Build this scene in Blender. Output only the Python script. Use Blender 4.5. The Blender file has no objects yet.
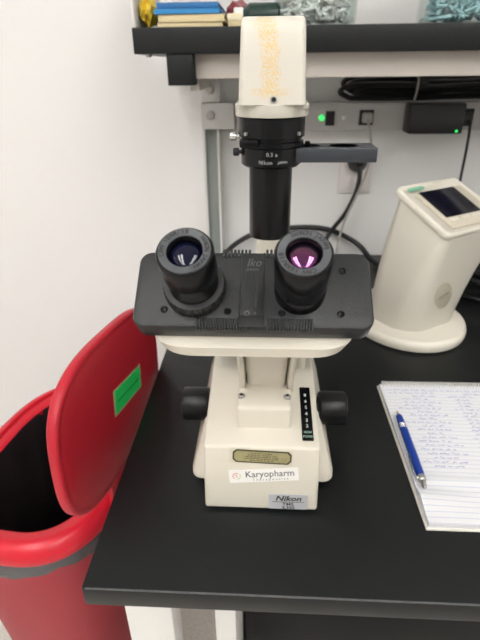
import bpy, bmesh, math, random
from mathutils import Matrix, Vector
random.seed(7)
S = bpy.context.scene
COL = S.collection
PI = math.pi

# ---------------------------------------------------------------- materials
def mat(name, col, rough=.5, metal=0, spec=.5, var=.04, vscale=40, bump=0, bscale=300, emit=None, estr=1, trans=0, ior=1.45, coat=0, alpha=1, film=0):
    m = bpy.data.materials.new(name); m.use_nodes = True
    nt = m.node_tree; N = nt.nodes; L = nt.links
    b = N['Principled BSDF']
    b.inputs['Roughness'].default_value = rough
    b.inputs['Metallic'].default_value = metal
    b.inputs['Specular IOR Level'].default_value = spec
    b.inputs['IOR'].default_value = ior
    b.inputs['Transmission Weight'].default_value = trans
    b.inputs['Coat Weight'].default_value = coat
    b.inputs['Alpha'].default_value = alpha
    if film:
        b.inputs['Thin Film Thickness'].default_value = film
        b.inputs['Thin Film IOR'].default_value = 1.9
    tc = N.new('ShaderNodeTexCoord')
    nz = N.new('ShaderNodeTexNoise'); nz.inputs['Scale'].default_value = vscale; nz.inputs['Detail'].default_value = 3
    L.new(tc.outputs['Object'], nz.inputs['Vector'])
    mx = N.new('ShaderNodeMix'); mx.data_type = 'RGBA'
    mx.inputs[6].default_value = (*[c*(1-var) for c in col], 1)
    mx.inputs[7].default_value = (*[min(1, c*(1+var)) for c in col], 1)
    L.new(nz.outputs['Fac'], mx.inputs[0]); L.new(mx.outputs[2], b.inputs['Base Color'])
    if bump:
        n2 = N.new('ShaderNodeTexNoise'); n2.inputs['Scale'].default_value = bscale; n2.inputs['Detail'].default_value = 2
        L.new(tc.outputs['Object'], n2.inputs['Vector'])
        bp = N.new('ShaderNodeBump'); bp.inputs['Strength'].default_value = bump; bp.inputs['Distance'].default_value = .0006
        L.new(n2.outputs['Fac'], bp.inputs['Height']); L.new(bp.outputs['Normal'], b.inputs['Normal'])
    if emit:
        b.inputs['Emission Color'].default_value = (*emit, 1); b.inputs['Emission Strength'].default_value = estr
    m['bsdf'] = 1
    return m

M = dict(
 wallfar=mat('darkened far wall paint', (.50,.49,.47), .7, var=.02, vscale=2),  # unseen wall behind the camera, darkened to cut haze and add contrast
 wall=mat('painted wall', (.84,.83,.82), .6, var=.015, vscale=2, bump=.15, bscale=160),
 ceiling=mat('ceiling tile', (.75,.74,.72), .8),
 cream=mat('cream enamel', (.64,.60,.515), .36, var=.015, vscale=20, bump=.12, bscale=900),
 cream2=mat('cream moulded plastic', (.55,.525,.455), .35, var=.015, vscale=20),
 ivory=mat('ivory bezel plastic', (.74,.70,.61), .32, var=.01),
 putty=mat('putty display surround', (.60,.55,.45), .4, var=.02),
 black=mat('textured black enamel', (.010,.011,.0125), .36, var=.15, vscale=300, bump=.5, bscale=1300, spec=.5),
 tube=mat('satin black metal', (.004,.004,.005), .27, var=.1, spec=.28),
 knob=mat('black rubber knob', (.007,.007,.008), .34, var=.1, spec=.32, bump=.1),
 rubber=mat('matt black rubber', (.012,.012,.013), .5, var=.1),
 eyering=mat('dark grey eyepiece ring', (.066,.071,.077), .45, var=.06, spec=.5),
 ringtext=mat('engraved ring paint', (.006,.006,.007), .6),
 lens=mat('coated lens glass', (.002,.003,.016), .04, spec=.4, coat=.25, film=0),
 lens2=mat('purple coated lens glass', (.004,.003,.010), .04, spec=.5, coat=.25, film=430),
 chrome=mat('bright metal', (.75,.75,.74), .22, metal=1),
 steel=mat('brushed steel', (.46,.45,.44), .35, metal=.9),
 white_paint=mat('white powder coat', (.72,.71,.69), .4, var=.02),
 grey_paint=mat('grey green channel', (.30,.33,.31), .5, var=.03),
 rail=mat('cream steel rail', (.60,.55,.50), .5, var=.02),
 raceway=mat('grey raceway metal', (.50,.485,.475), .42, metal=.1, var=.04),
 laminate=mat('black shelf laminate', (.010,.011,.012), .42, var=.2, vscale=80, spec=.3),
 benchtop=mat('black epoxy benchtop', (.006,.0072,.0076), .36, var=.15, vscale=30, spec=.36, bump=.03, bscale=300),
 benchedge=mat('mottled grey bench edge', (.075,.077,.08), .45, var=.5, vscale=120),
 plasticblk=mat('black plastic', (.012,.012,.013), .38, var=.1),
 darksteel=mat('charcoal slider metal', (.032,.036,.044), .40, var=.05),
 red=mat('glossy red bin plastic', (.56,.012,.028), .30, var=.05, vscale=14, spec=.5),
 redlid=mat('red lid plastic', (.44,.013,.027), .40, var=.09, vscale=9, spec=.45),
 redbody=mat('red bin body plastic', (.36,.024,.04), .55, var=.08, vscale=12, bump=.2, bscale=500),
 liner=mat('black bin liner film', (.022,.018,.019), .30, var=.3, vscale=20, bump=.5, bscale=40),
 linerlip=mat('liner lip with painted sheen', (.06,.06,.065), .26, var=.3, vscale=30),  # sheen of the black liner put into a greyer base colour
 green=mat('green sticker', (.012,.60,.12), .55, var=.06),
 pale=mat('pale sticker border', (.42,.38,.20), .6),
 greenprint=mat('dark green print', (.01,.32,.06), .6),
 paper=mat('white paper', (.86,.86,.87), .7, var=.02),
 card=mat('notebook backing card', (.66,.63,.57), .7),
 ink=mat('blue violet ink', (.13,.12,.42), .7),
 penblue=mat('blue pen metal', (.012,.055,.36), .28, metal=.3, var=.03),
 gold=mat('aged gold label', (.36,.32,.17), .45, metal=.3, var=.3, vscale=160),
 goldink=mat('olive label ink', (.05,.05,.022), .6),
 sticker=mat('white sticker', (.80,.78,.75), .5),
 stickgrey=mat('grey sticker print', (.13,.125,.13), .6),
 stickred=mat('red sticker mark', (.65,.12,.10), .6),
 stickyel=mat('yellow green sticker mark', (.50,.55,.15), .6),
 plate=mat('silver name plate', (.60,.61,.64), .35, metal=.4, var=.02),
 blackink=mat('black ink', (.01,.01,.012), .6),
 whiteink=mat('white ink', (.75,.78,.74), .6),
 dimink=mat('worn grey ink', (.10,.105,.11), .6),
 greyink=mat('pale grey ink', (.35,.36,.37), .6),
 mint=mat('mint scale print', (.35,.55,.45), .6),
 gluebase=mat('dried glue', (.80,.60,.26), .25),
 screen=mat('dark display glass', (.005,.005,.012), .18, spec=.5),
 greenbadge=mat('green device badge', (.22,.50,.34), .5),
 beige=mat('beige round badge', (.40,.37,.29), .5),
 badgegrey=mat('grey badge print', (.22,.20,.17), .5),
 bookcream=mat('cream book', (.68,.57,.34), .6, var=.04),
 bookpages=mat('cream book pages', (.74,.66,.46), .7, var=.05, vscale=200),
 blue=mat('blue book cover', (.03,.23,.52), .45, var=.04),
 bluedark=mat('dark blue folder', (.018,.13,.33), .45),
 yellow=mat('yellow plastic film', (.72,.50,.05), .35, var=.15, vscale=60),
 foil=mat('dark red wrapper', (.22,.04,.05), .35, var=.2, vscale=60),
 darkgreen=mat('dark bottle plastic', (.02,.045,.035), .3),
 greyclear=mat('grey translucent plastic', (.42,.43,.40), .35),
 glass=mat('clear jar glass', (.9,.95,.93), .03, trans=1, ior=1.45, var=0),
 clearbits=mat('clear plastic tubes', (.93,.93,.91), .2, trans=.0, var=.1, vscale=90),
 bluebits=mat('pale blue plastic tips', (.58,.84,.90), .3, var=.1, vscale=90),
 blackcable=mat('black cable jacket', (.010,.010,.011), .38, var=.1),
 greycable=mat('grey cable jacket', (.38,.36,.34), .5),
 outlet=mat('off-white outlet plate', (.76,.72,.70), .45, var=.02),
 outletslot=mat('outlet slot black', (.01,.01,.01), .6),
 ledgreen=mat('green led', (.05,.8,.15), .4, emit=(.05,1,.18), estr=1.6),
 ledwhite=mat('white screw head', (.8,.8,.8), .3),
 lamp=mat('lamp diffuser', (.9,.9,.9), .6, emit=(1,.985,.955), estr=24),
 lampframe=mat('lamp frame', (.7,.7,.7), .5),
 infill=mat('black under-bench infill', (.004,.004,.0045), .5, spec=.2),
)
# clear jar glass as a thin shell: see-through with fresnel reflections
gl = M['glass']; nt = gl.node_tree
tr = nt.nodes.new('ShaderNodeBsdfTransparent'); tr.inputs[0].default_value = (.93, .96, .95, 1)
go = nt.nodes.new('ShaderNodeBsdfGlossy'); go.inputs['Roughness'].default_value = .05
lw_ = nt.nodes.new('ShaderNodeLayerWeight'); lw_.inputs[0].default_value = .25
fz_ = nt.nodes.new('ShaderNodeMath'); fz_.operation = 'MULTIPLY_ADD'; fz_.inputs[1].default_value = .45; fz_.inputs[2].default_value = .03
nt.links.new(lw_.outputs['Facing'], fz_.inputs[0])
ms = nt.nodes.new('ShaderNodeMixShader'); out_ = [n for n in nt.nodes if n.type == 'OUTPUT_MATERIAL'][0]
nt.links.new(fz_.outputs[0], ms.inputs[0]); nt.links.new(tr.outputs[0], ms.inputs[1]); nt.links.new(go.outputs[0], ms.inputs[2]); nt.links.new(ms.outputs[0], out_.inputs[0])
# speckled vinyl floor
fm = mat('speckled vinyl floor', (.55,.53,.49), .45, var=.0)
nt = fm.node_tree; b = nt.nodes['Principled BSDF']
vo = nt.nodes.new('ShaderNodeTexNoise'); vo.inputs['Scale'].default_value = 260; vo.inputs['Detail'].default_value = 4
rp = nt.nodes.new('ShaderNodeValToRGB'); rp.color_ramp.elements[0].position = .35; rp.color_ramp.elements[0].color = (.52,.49,.44,1)
rp.color_ramp.elements[1].position = .6; rp.color_ramp.elements[1].color = (.74,.71,.66,1)
tc = nt.nodes.new('ShaderNodeTexCoord'); nt.links.new(tc.outputs['Object'], vo.inputs['Vector'])
nt.links.new(vo.outputs['Fac'], rp.inputs['Fac']); nt.links.new(rp.outputs['Color'], b.inputs['Base Color'])
M['floor'] = fm
# ruled paper
rm = mat('ruled notebook paper', (.86,.86,.87), .7, var=.0)
nt = rm.node_tree; b = nt.nodes['Principled BSDF']
tc = nt.nodes.new('ShaderNodeTexCoord'); sp = nt.nodes.new('ShaderNodeSeparateXYZ'); nt.links.new(tc.outputs['Object'], sp.inputs[0])
m1 = nt.nodes.new('ShaderNodeMath'); m1.operation = 'MULTIPLY'; m1.inputs[1].default_value = 1/.0071; nt.links.new(sp.outputs['Y'], m1.inputs[0])
m2 = nt.nodes.new('ShaderNodeMath'); m2.operation = 'FRACT'; nt.links.new(m1.outputs[0], m2.inputs[0])
m3 = nt.nodes.new('ShaderNodeMath'); m3.operation = 'LESS_THAN'; m3.inputs[1].default_value = .10; nt.links.new(m2.outputs[0], m3.inputs[0])
mx = nt.nodes.new('ShaderNodeMix'); mx.data_type = 'RGBA'; mx.inputs[6].default_value = (.72,.725,.75,1); mx.inputs[7].default_value = (.46,.50,.65,1)
nt.links.new(m3.outputs[0], mx.inputs[0]); nt.links.new(mx.outputs[2], b.inputs['Base Color'])
M['ruled'] = rm
# dried glue residue on the lamp house: a stain mask inside the material, in the face's own coordinates
gm = mat('cream enamel with glue residue', (.60,.565,.50), .36, var=.01)

# ---------------------------------------------------------------- mesh helpers
def NB(): return bmesh.new()
def rrect(w, h, r, n=5, cx=0, cy=0):
    r = min(r, w/2-1e-5, h/2-1e-5); pts = []
    for k, (sx, sy) in enumerate(((1,1),(-1,1),(-1,-1),(1,-1))):
        for i in range(n+1):
            a = PI/2*k + PI/2*i/n
            pts.append((cx+sx*(w/2-r)+r*math.cos(a), cy+sy*(h/2-r)+r*math.sin(a)))
    return pts
def loft(bm, rings, cap0=True, cap1=True, closed=False):
    vs = [[bm.verts.new(p) for p in r] for r in rings]
    n = len(vs[0]); R = len(vs)
    for i in range(R if closed else R-1):
        a = vs[i]; c = vs[(i+1) % R]
        for j in range(n):
            try: bm.faces.new((a[j], a[(j+1)%n], c[(j+1)%n], c[j]))
            except ValueError: pass
    if not closed:
        if cap0: bm.faces.new(list(reversed(vs[0])))
        if cap1: bm.faces.new(vs[-1])
    return bm
def box(bm, x0, x1, y0, y1, z0, z1, bev=0, mtx=None, seg=2):
    t = bmesh.new(); bmesh.ops.create_cube(t, size=1)
    t.transform(Matrix.Translation(((x0+x1)/2, (y0+y1)/2, (z0+z1)/2)) @ Matrix.Diagonal((x1-x0, y1-y0, z1-z0, 1)))
    if bev: bmesh.ops.bevel(t, geom=t.edges[:], offset=bev, segments=seg, profile=.5, affect='EDGES')
    merge(bm, t, mtx); return bm
def merge(bm, t, mtx=None):
    if mtx is not None: t.transform(mtx)
    me = bpy.data.meshes.new('tmp'); t.to_mesh(me); t.free(); bm.from_mesh(me); bpy.data.meshes.remove(me)
def slab(bm, pts, z0, z1, bev=.0, mtx=None):
    """rounded plate: outline pts in xy, from z0 to z1, edges eased by bev"""
    t = bmesh.new()
    cx = sum(p[0] for p in pts)/len(pts); cy = sum(p[1] for p in pts)/len(pts)
    W = max(abs(p[0]-cx) for p in pts); H = max(abs(p[1]-cy) for p in pts)
    def ring(z, ins):
        return [(cx+(x-cx)*(1-ins/W), cy+(y-cy)*(1-ins/H), z) for x, y in pts]
    if bev:
        rs = [ring(z0, bev), ring(z0+bev*.3, bev*.3), ring(z0+bev, 0), ring(z1-bev, 0), ring(z1-bev*.3, bev*.3), ring(z1, bev)]
    else: rs = [ring(z0, 0), ring(z1, 0)]
    loft(t, rs); merge(bm, t, mtx); return bm
def lathe(bm, prof, seg=48, mtx=None, cap=True, wob=None):
    """prof = [(r, z)...]"""
    t = bmesh.new(); rings = []
    for i, (r, z) in enumerate(prof):
        rings.append([((wob(i, j, r) if wob else r)*math.cos(2*PI*j/seg), (wob(i, j, r) if wob else r)*math.sin(2*PI*j/seg), z) for j in range(seg)])
    loft(t, rings, cap, cap); merge(bm, t, mtx); return bm
def cyl(bm, p0, p1, r, seg=24, r1=None, bev=0):
    p0 = Vector(p0); p1 = Vector(p1); d = p1-p0; L = d.length
    q = d.to_track_quat('Z', 'Y').to_matrix().to_4x4(); r1 = r if r1 is None else r1
    prof = [(r-bev, 0), (r, bev), (r1, L-bev), (r1-bev, L)] if bev else [(r, 0), (r1, L)]
    return lathe(bm, prof, seg, Matrix.Translation(p0) @ q)
def tube(bm, pts, r, seg=10, res=8):
    P = [Vector(p) for p in pts]; path = []
    Q = [P[0]*2-P[1]] + P + [P[-1]*2-P[-2]]
    for i in range(1, len(Q)-2):
        for k in range(res):
            t = k/res; a, b_, c, d = Q[i-1], Q[i], Q[i+1], Q[i+2]
            path.append(.5*((2*b_)+(c-a)*t+(2*a-5*b_+4*c-d)*t*t+(3*b_-a-3*c+d)*t**3))
    path.append(P[-1]); rings = []; up = Vector((0, 0, 1)); prev = None
    for i, p in enumerate(path):
        d = (path[min(i+1, len(path)-1)]-path[max(i-1, 0)]).normalized()
        if prev is None:
            n = d.cross(up); n = n if n.length > .01 else d.cross(Vector((1, 0, 0)))
        else: n = prev - d*prev.dot(d)
        n.normalize(); prev = n; m = d.cross(n)
        rings.append([p+n*r*math.cos(2*PI*j/seg)+m*r*math.sin(2*PI*j/seg) for j in range(seg)])
    return loft(bm, rings)
def text(bm, s, size, mtx, depth=.0001, shear=0, align='CENTER', sx=1, bold=0):
    cu = bpy.data.curves.new('t', 'FONT'); cu.body = s; cu.size = size; cu.extrude = depth; cu.shear = shear; cu.offset = bold
    cu.align_x = align; cu.align_y = 'CENTER'; cu.resolution_u = 2
    o = bpy.data.objects.new('t', cu); COL.objects.link(o)
    dg = bpy.context.evaluated_depsgraph_get(); me = bpy.data.meshes.new_from_object(o.evaluated_get(dg))
    t = bmesh.new(); t.from_mesh(me); bpy.data.meshes.remove(me)
    bpy.data.objects.remove(o); bpy.data.curves.remove(cu)
    t.transform(Matrix.Diagonal((sx, 1, 1, 1)))
    merge(bm, t, mtx)
def frame(o, x, y):
    """matrix with columns x, y and their cross product, placed at o"""
    x = Vector(x).normalized(); y = Vector(y); y = (y-x*y.dot(x)).normalized(); z = x.cross(y)
    m = Matrix((x, y, z)).transposed().to_4x4(); m.translation = Vector(o); return m

ORG = {}
def thing(name, label, cat, loc, group=None):
    o = bpy.data.objects.new(name, None); COL.objects.link(o); o.location = loc
    o.empty_display_size = .02
    o['label'] = label; o['category'] = cat
    if group: o['group'] = group
    ORG[o.name] = Vector(loc); return o
def obj(name, bm, m, parent=None, loc=None, sharp=35, label=None):
    org = ORG[parent.name] if parent is not None else Vector(loc or (0, 0, 0))
    bmesh.ops.remove_doubles(bm, verts=bm.verts[:], dist=1e-7)
    bmesh.ops.recalc_face_normals(bm, faces=bm.faces[:])
    bm.transform(Matrix.Translation(-org))
    me = bpy.data.meshes.new(name); bm.to_mesh(me); bm.free()
    for p in me.polygons: p.use_smooth = True
    try: me.set_sharp_from_angle(angle=math.radians(sharp))
    except Exception: pass
    me.materials.append(M[m] if isinstance(m, str) else m)
    o = bpy.data.objects.new(name, me); COL.objects.link(o)
    if parent is not None: o.parent = parent
    else: o.location = org
    ORG[o.name] = org
    if label: o['label'] = label
    return o
def tag(o, label, cat, group=None, kind=None):
    o['label'] = label; o['category'] = cat
    if group: o['group'] = group
    if kind: o['kind'] = kind
    return o
def struct(name, bm, m, label=None):
    o = obj(name, bm, m); o['kind'] = 'structure'
    if label: o['label'] = label
    return o

# ---------------------------------------------------------------- room
X0, X1, Y0, Y1, ZT = -1.7, 2.3, -2.4, 1.15, 2.7
def rm_box(n, m, *a): return struct(n, box(NB(), *a), m)
rm_box('floor', 'floor', X0, X1, Y0, Y1, -.05, 0)
rm_box('ceiling', 'ceiling', X0, X1, Y0, Y1, ZT, ZT+.05)
rm_box('wall_back', 'wall', X0-.1, X1+.1, Y1, Y1+.1, 0, ZT)
rm_box('wall_left', 'wall', X0-.1, X0, Y0, Y1, 0, ZT)
rm_box('wall_right', 'wall', X1, X1+.1, Y0, Y1, 0, ZT)
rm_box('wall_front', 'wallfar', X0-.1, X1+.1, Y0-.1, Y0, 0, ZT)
lamp_spots = [(-.75, -.55, 'recessed ceiling light over the red bin side of the room'), (.75, -.55, 'recessed ceiling light over the bench in front of the microscope'),
              (-.75, -1.75, 'recessed ceiling light behind the camera on the bin side'), (.75, -1.75, 'recessed ceiling light behind the camera on the notebook side')]
for x, y, lb in lamp_spots:
    t = thing('ceiling_light', lb, 'ceiling light', (x, y, ZT-.03), 'recessed ceiling lights')
    f = NB()
    for a in ((-.31,-.29,-.61,.61), (.29,.31,-.61,.61), (-.29,.29,-.61,-.59), (-.29,.29,.59,.61), (-.012,.012,-.59,.59)):
        box(f, x+a[0], x+a[1], y+a[2], y+a[3], ZT-.03, ZT-.002)
    obj('lamp_frame', f, 'lampframe', t)
    d = NB()
    for s in (-1, 1): box(d, x+s*.15-.075, x+s*.15+.075, y-.585, y+.585, ZT-.022, ZT-.006)
    obj('diffuser', d, 'lamp', t)

# ---------------------------------------------------------------- bench
BX, BY, BZ = -.164, .2615, .9
bench = thing('laboratory_bench', 'black topped laboratory bench with white steel legs carrying the microscope', 'bench', (.5, .7, 0))
obj('bench_top', box(NB(), BX, 1.75, BY, Y1-.001, BZ-.026, BZ, .0016), 'benchtop', bench)
o = obj('edge_line', tube(NB(), [(BX+.004, BY+.0006, BZ-.0012), (.3, BY+.0006, BZ-.0012), (1.0, BY+.0006, BZ-.0012), (1.74, BY+.0006, BZ-.0012)], .0011, 6), 'benchedge', bench, label='thin grey line along the front edge of the bench top')  # paler mottled line along the front top edge
for (a, b_, c, d) in ((-.163, -.105, .335, .375), (-.163, -.105, 1.07, 1.13), (1.66, 1.72, .335, .375), (1.66, 1.72, 1.07, 1.13)):
    obj('leg', box(NB(), a, b_, c, d, 0, BZ-.026, .003), 'white_paint', bench)
obj('frame_rail', box(NB(), -.15, -.118, .375, 1.07, .80, .85, .003), 'white_paint', bench)
cab = thing('under_bench_infill', 'dark cabinet with white side panel set in the black space under bench', 'infill', (.45, .7, 0))  # dark drawer box put in to fill the black space under the bench
obj('infill_body', box(NB(), -.028, .95, .50, 1.1, .06, .85, .003), 'infill', cab)
obj('side_panel', box(NB(), -.056, -.029, .352, 1.1, 0, .85, .002), 'white_paint', cab, label='white side panel')
for z0, z1 in ((.62, .84), (.36, .61), (.08, .35)):
    d = obj('drawer', box(NB(), -.024, .45, .482, .499, z0, z1, .003), 'infill', cab)
    obj('handle', tube(NB(), [(.14, .482, z1-.05), (.14, .458, z1-.05), (.30, .458, z1-.05), (.30, .482, z1-.05)], .005, 8, 3), 'steel', d)
    d = obj('drawer', box(NB(), .455, .945, .482, .499, z0, z1, .003), 'infill', cab)
    obj('handle', tube(NB(), [(.62, .482, z1-.05), (.62, .458, z1-.05), (.78, .458, z1-.05), (.78, .482, z1-.05)], .005, 8, 3), 'steel', d)

# ---------------------------------------------------------------- microscope
mic = thing('inverted_microscope', 'cream and black binocular inverted microscope standing on the black bench', 'microscope', (0, .45, BZ))
CX = .001
b = NB()
# front box with sloping top
def yz(prof, x0, x1, bev=.003, seg=3):
    t = bmesh.new()
    a = [t.verts.new((x0, y, z)) for y, z in prof]; c = [t.verts.new((x1, y, z)) for y, z in prof]; n = len(prof)
    t.faces.new(a); t.faces.new(list(reversed(c)))
    for i in range(n): t.faces.new((a[i], c[i], c[(i+1)%n], a[(i+1)%n]))
    bmesh.ops.recalc_face_normals(t, faces=t.faces[:])
    if bev: bmesh.ops.bevel(t, geom=t.edges[:], offset=bev, segments=seg, profile=.5, affect='EDGES')
    return t
merge(b, yz([(.3525,.9045), (.60,.9045), (.60,1.003), (.47,1.006), (.3635,.981)], CX-.0605, CX+.0585))
# flared rear skirt
rings = []
for z, w, y0 in ((.908, .077, .391), (.911, .0795, .387), (.918, .0795, .388), (.94, .0725, .405), (.965, .0650, .435), (.985, .0605, .455), (1.0, .0585, .47)):
    rings.append([(CX+x, y, z) for x, y in rrect(2*w, .62-y0, .012, 5, 0, (.62+y0)/2)])
loft(b, rings)
obj('base', b, 'cream', mic)
for x in (-.05, .05):
    for y in (.37, .59):
        obj('rubber_foot', cyl(NB(), (CX+x, y, BZ), (CX+x, y, .906), .008, 16), 'rubber', mic)
b = NB(); box(b, -.055, .055, .54, .62, .99, 1.06, .004)
obj('rear_block', b, 'cream', mic)
# stem foot with screws, leaning stem
b = NB()
def yzr(rings): return loft(NB(), rings)
t = yz([(.386,.975), (.3875,1.0095), (.391,1.0120), (.47,1.018), (.47,.975)], CX-.0275, CX+.0295, .0035)
foot = NB(); merge(foot, t)
obj('stem_foot', foot, 'cream', mic)
for x in (-.0232, .0252):
    s = NB(); cyl(s, (CX+x, .4045, 1.0115), (CX+x, .4045, 1.0158), .0036, 20, bev=.0006)
    sc = obj('screw', s, 'steel', mic)
    h = NB(); cyl(h, (CX+x, .4045, 1.0157), (CX+x, .4045, 1.0160), .0016, 6)
    obj('screw_socket', h, 'blackink', sc)
rings = []
for z, y0, y1, w in ((1.0, .428, .475, .022), (1.03, .418, .468, .021), (1.08, .385, .44, .0215), (1.13, .335, .40, .024), (1.165, .30, .37, .028)):
    r = []
    for x, y in rrect(2*w, y1-y0, .006, 4, 0, (y0+y1)/2):
        r.append((CX+.003+x, y, z))
    rings.append(r)
b = loft(NB(), rings)
for s in (-1, 1):   # ribs either side of the stem face
    rr = []
    for z, y0, w in ((1.008, .420, .026), (1.03, .410, .0255), (1.08, .377, .0262), (1.13, .328, .029), (1.16, .298, .032)):
        rr.append([(CX+.003+s*w+x, y, z) for x, y in rrect(.006, .03, .0024, 3, 0, y0+.015)])
    loft(b, rr)
obj('stem', b, 'cream', mic)
b = NB(); cyl(b, (.045, .475, 1.0), (.045, .475, 1.075), .0052, 20)
obj('side_rod', b, 'cream', mic)
# focus knobs
for s in (-1, 1):
    x = CX+.001+s*.058
    prof = [(.013, 0), (.0135, .006), (.0180, .0065), (.0196, .0085), (.0199, .014), (.0197, .0355), (.0187, .0380), (.0160, .0390), (.0150, .0375)]
    k = NB(); lathe(k, prof, 60, Matrix.Translation((x, .455, .963+(.0 if s < 0 else -.002))) @ Matrix.Rotation(s*PI/2, 4, 'Y'))
    obj('focus_knob', k, 'knob', mic)
# scale plate on the sloping top
sv = Vector((0, .1065, .025)).normalized()
def slope(x, y): return Vector((x, y, .981+(y-.3635)*.2347+.0004))
fr = frame(slope(.0472, .4065), (1, 0, 0), sv)
p = NB(); slab(p, rrect(.0115, .0705, .0008, 2), -.0002, .0009, .0, fr)
sp_ = obj('magnification_plate', p, 'tube', mic, label='narrow black plate with a column of pale numbers')
t = NB()
for ch, yy in zip('865432', (.0235, .0150, .0065, -.002, -.0105, -.0175)):
    text(t, ch, .0058, fr @ Matrix.Translation((0, yy, .0011)), .00005)
obj('scale_numbers', t, 'whiteink', sp_)
t = NB(); text(t, 'HIGH', .0042, fr @ Matrix.Translation((.0003, -.0255, .0011)), .00005, sx=.8); text(t, 'POWER', .0042, fr @ Matrix.Translation((.0003, -.0308, .0011)), .00005, sx=.72)
obj('scale_caption', t, 'mint', sp_)
# labels on the front face
fv = Vector((0, .0115, .0765)).normalized()
def face(x, z): return Vector((x, .3527+(z-.9045)*.1438-.0004, z))
def fface(x, z, rot=0):
    m = frame(face(x, z), (1, 0, 0), fv); return m @ Matrix.Rotation(rot, 4, 'Z')
m = fface(.0005, .9702, -.035)
def octo(w, h, c): return [(w/2, h/2-c), (w/2-c, h/2), (-w/2+c, h/2), (-w/2, h/2-c), (-w/2, -h/2+c), (-w/2+c, -h/2), (w/2-c, -h/2), (w/2, -h/2+c)]
p = NB(); slab(p, rrect(.0640, .0175, .0015, 2, -.001, 0), 0, .0003, 0, m)
film = obj('clear_film', p, 'putty', mic, label='discoloured film patch round the gold plate')
p = NB(); slab(p, octo(.0600, .0152, .0035), .0002, .0007, 0, m); gp = obj('serial_plate', p, 'goldink', mic, label='dark outlined octagonal plate')
p = NB(); slab(p, octo(.0568, .0120, .0030), .0006, .0009, 0, m); obj('plate_face', p, 'gold', gp)
t = NB()
for k, w in enumerate((.022, .030, .034, .034, .024)):
    x = -w/2
    while x < w/2:
        l = random.uniform(.0015, .004); box(t, x, min(x+l, w/2), .0040-k*.0021-.00035, .0040-k*.0021+.00035, .00085, .0010, 0, m); x += l+.0009
obj('plate_print', t, 'goldink', gp)
m = fface(.0025, .9480, .085)
p = NB(); slab(p, rrect(.0720, .0155, .0012, 2), .0002, .0006, 0, m); st = obj('paper_sticker', p, 'sticker', mic, label='white paper sticker tilted across the front')
t = NB(); text(t, 'Karyopharm', .0106, m @ Matrix.Translation((.0063, .0016, .0007)), .00004, sx=.95, bold=.00010); obj('sticker_lettering', t, 'stickgrey', st)
t = NB(); text(t, 'T h e r a p e u t i c s', .0036, m @ Matrix.Translation((.0065, -.0050, .0007)), .00003, sx=1.25); obj('sticker_caption', t, 'stickgrey', st)
def ringarc(bm, cx, cy, r, w, a0, a1, z, m, n=16):
    t2 = bmesh.new(); o1 = []; o2 = []
    for i in range(n+1):
        a = a0+(a1-a0)*i/n
        o1.append(t2.verts.new((cx+(r+w)*math.cos(a), cy+(r+w)*math.sin(a), z))); o2.append(t2.verts.new((cx+r*math.cos(a), cy+r*math.sin(a), z)))
    for i in range(n): t2.faces.new((o1[i], o1[i+1], o2[i+1], o2[i]))
    merge(bm, t2, m)
t = NB(); ringarc(t, -.0285, .0008, .0030, .0007, .9, 4.2, .0008, m); ringarc(t, -.0290, .0005, .0010, .0007, -1.5, 2.2, .0008, m); obj('sticker_emblem', t, 'stickred', st)
t = NB(); ringarc(t, -.0280, .0006, .0034, .0008, -1.6, .8, .0008, m); obj('emblem_arc', t, 'stickyel', st)
m = fface(.0285, .9160, 0)
p = NB(); slab(p, rrect(.0405, .0185, .0008, 2), .0002, .0009, 0, m); npl = obj('name_plate', p, 'plate', mic, label='silver maker plate with black lettering')
t = NB(); text(t, 'Nikon', .0088, m @ Matrix.Translation((0, .0040, .00095)), .00005, shear=.25, sx=1.22, bold=.00022)
box(t, -.0165, .0165, -.0006, 0, .0009, .00098, 0, m)
text(t, 'TMS', .0046, m @ Matrix.Translation((0, -.0032, .00095)), .00005, sx=1.4, bold=.0001); text(t, '2.362', .0046, m @ Matrix.Translation((.0005, -.0072, .00095)), .00005, sx=1.3, bold=.0001)
obj('plate_lettering', t, 'blackink', npl)
# --- head
TH = math.radians(38)
H = Matrix.Translation((-.0068, .2625, 1.2020)) @ Matrix(((1,0,0,0), (0,math.cos(TH),-math.sin(TH),0), (0,math.sin(TH),math.cos(TH),0), (0,0,0,1)))
HW, HL = .1430, .0515
t = NB(); slab(t, rrect(HW, HL, .0075, 7), -.0170, 0, .0022, H)
cov = obj('head_cover', t, 'black', mic)
def ribs(bm, u0, u1, w0, w1, n, hgt=.0016, nn=0):
    st_ = (u1-u0)/n
    for i in range(n): box(bm, u0+i*st_+st_*.16, u0+(i+1)*st_-st_*.16, w0, w1, nn-.003, nn+hgt, .0006, H)
t = NB(); ribs(t, -.0195, -.0012, HL/2-.004, HL/2+.0014, 8, .0008); ribs(t, .0075, .0270, HL/2-.004, HL/2+.0014, 8, .0012)
obj('grip_ribs', t, 'black', cov)
t = NB(); ribs(t, -.033, .0005, -HL/2-.0016, -HL/2+.0058, 20, .0010); ribs(t, .0085, .036, -HL/2-.0016, -HL/2+.0058, 16, .0010)
obj('grip_ribs', t, 'black', cov)
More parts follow.
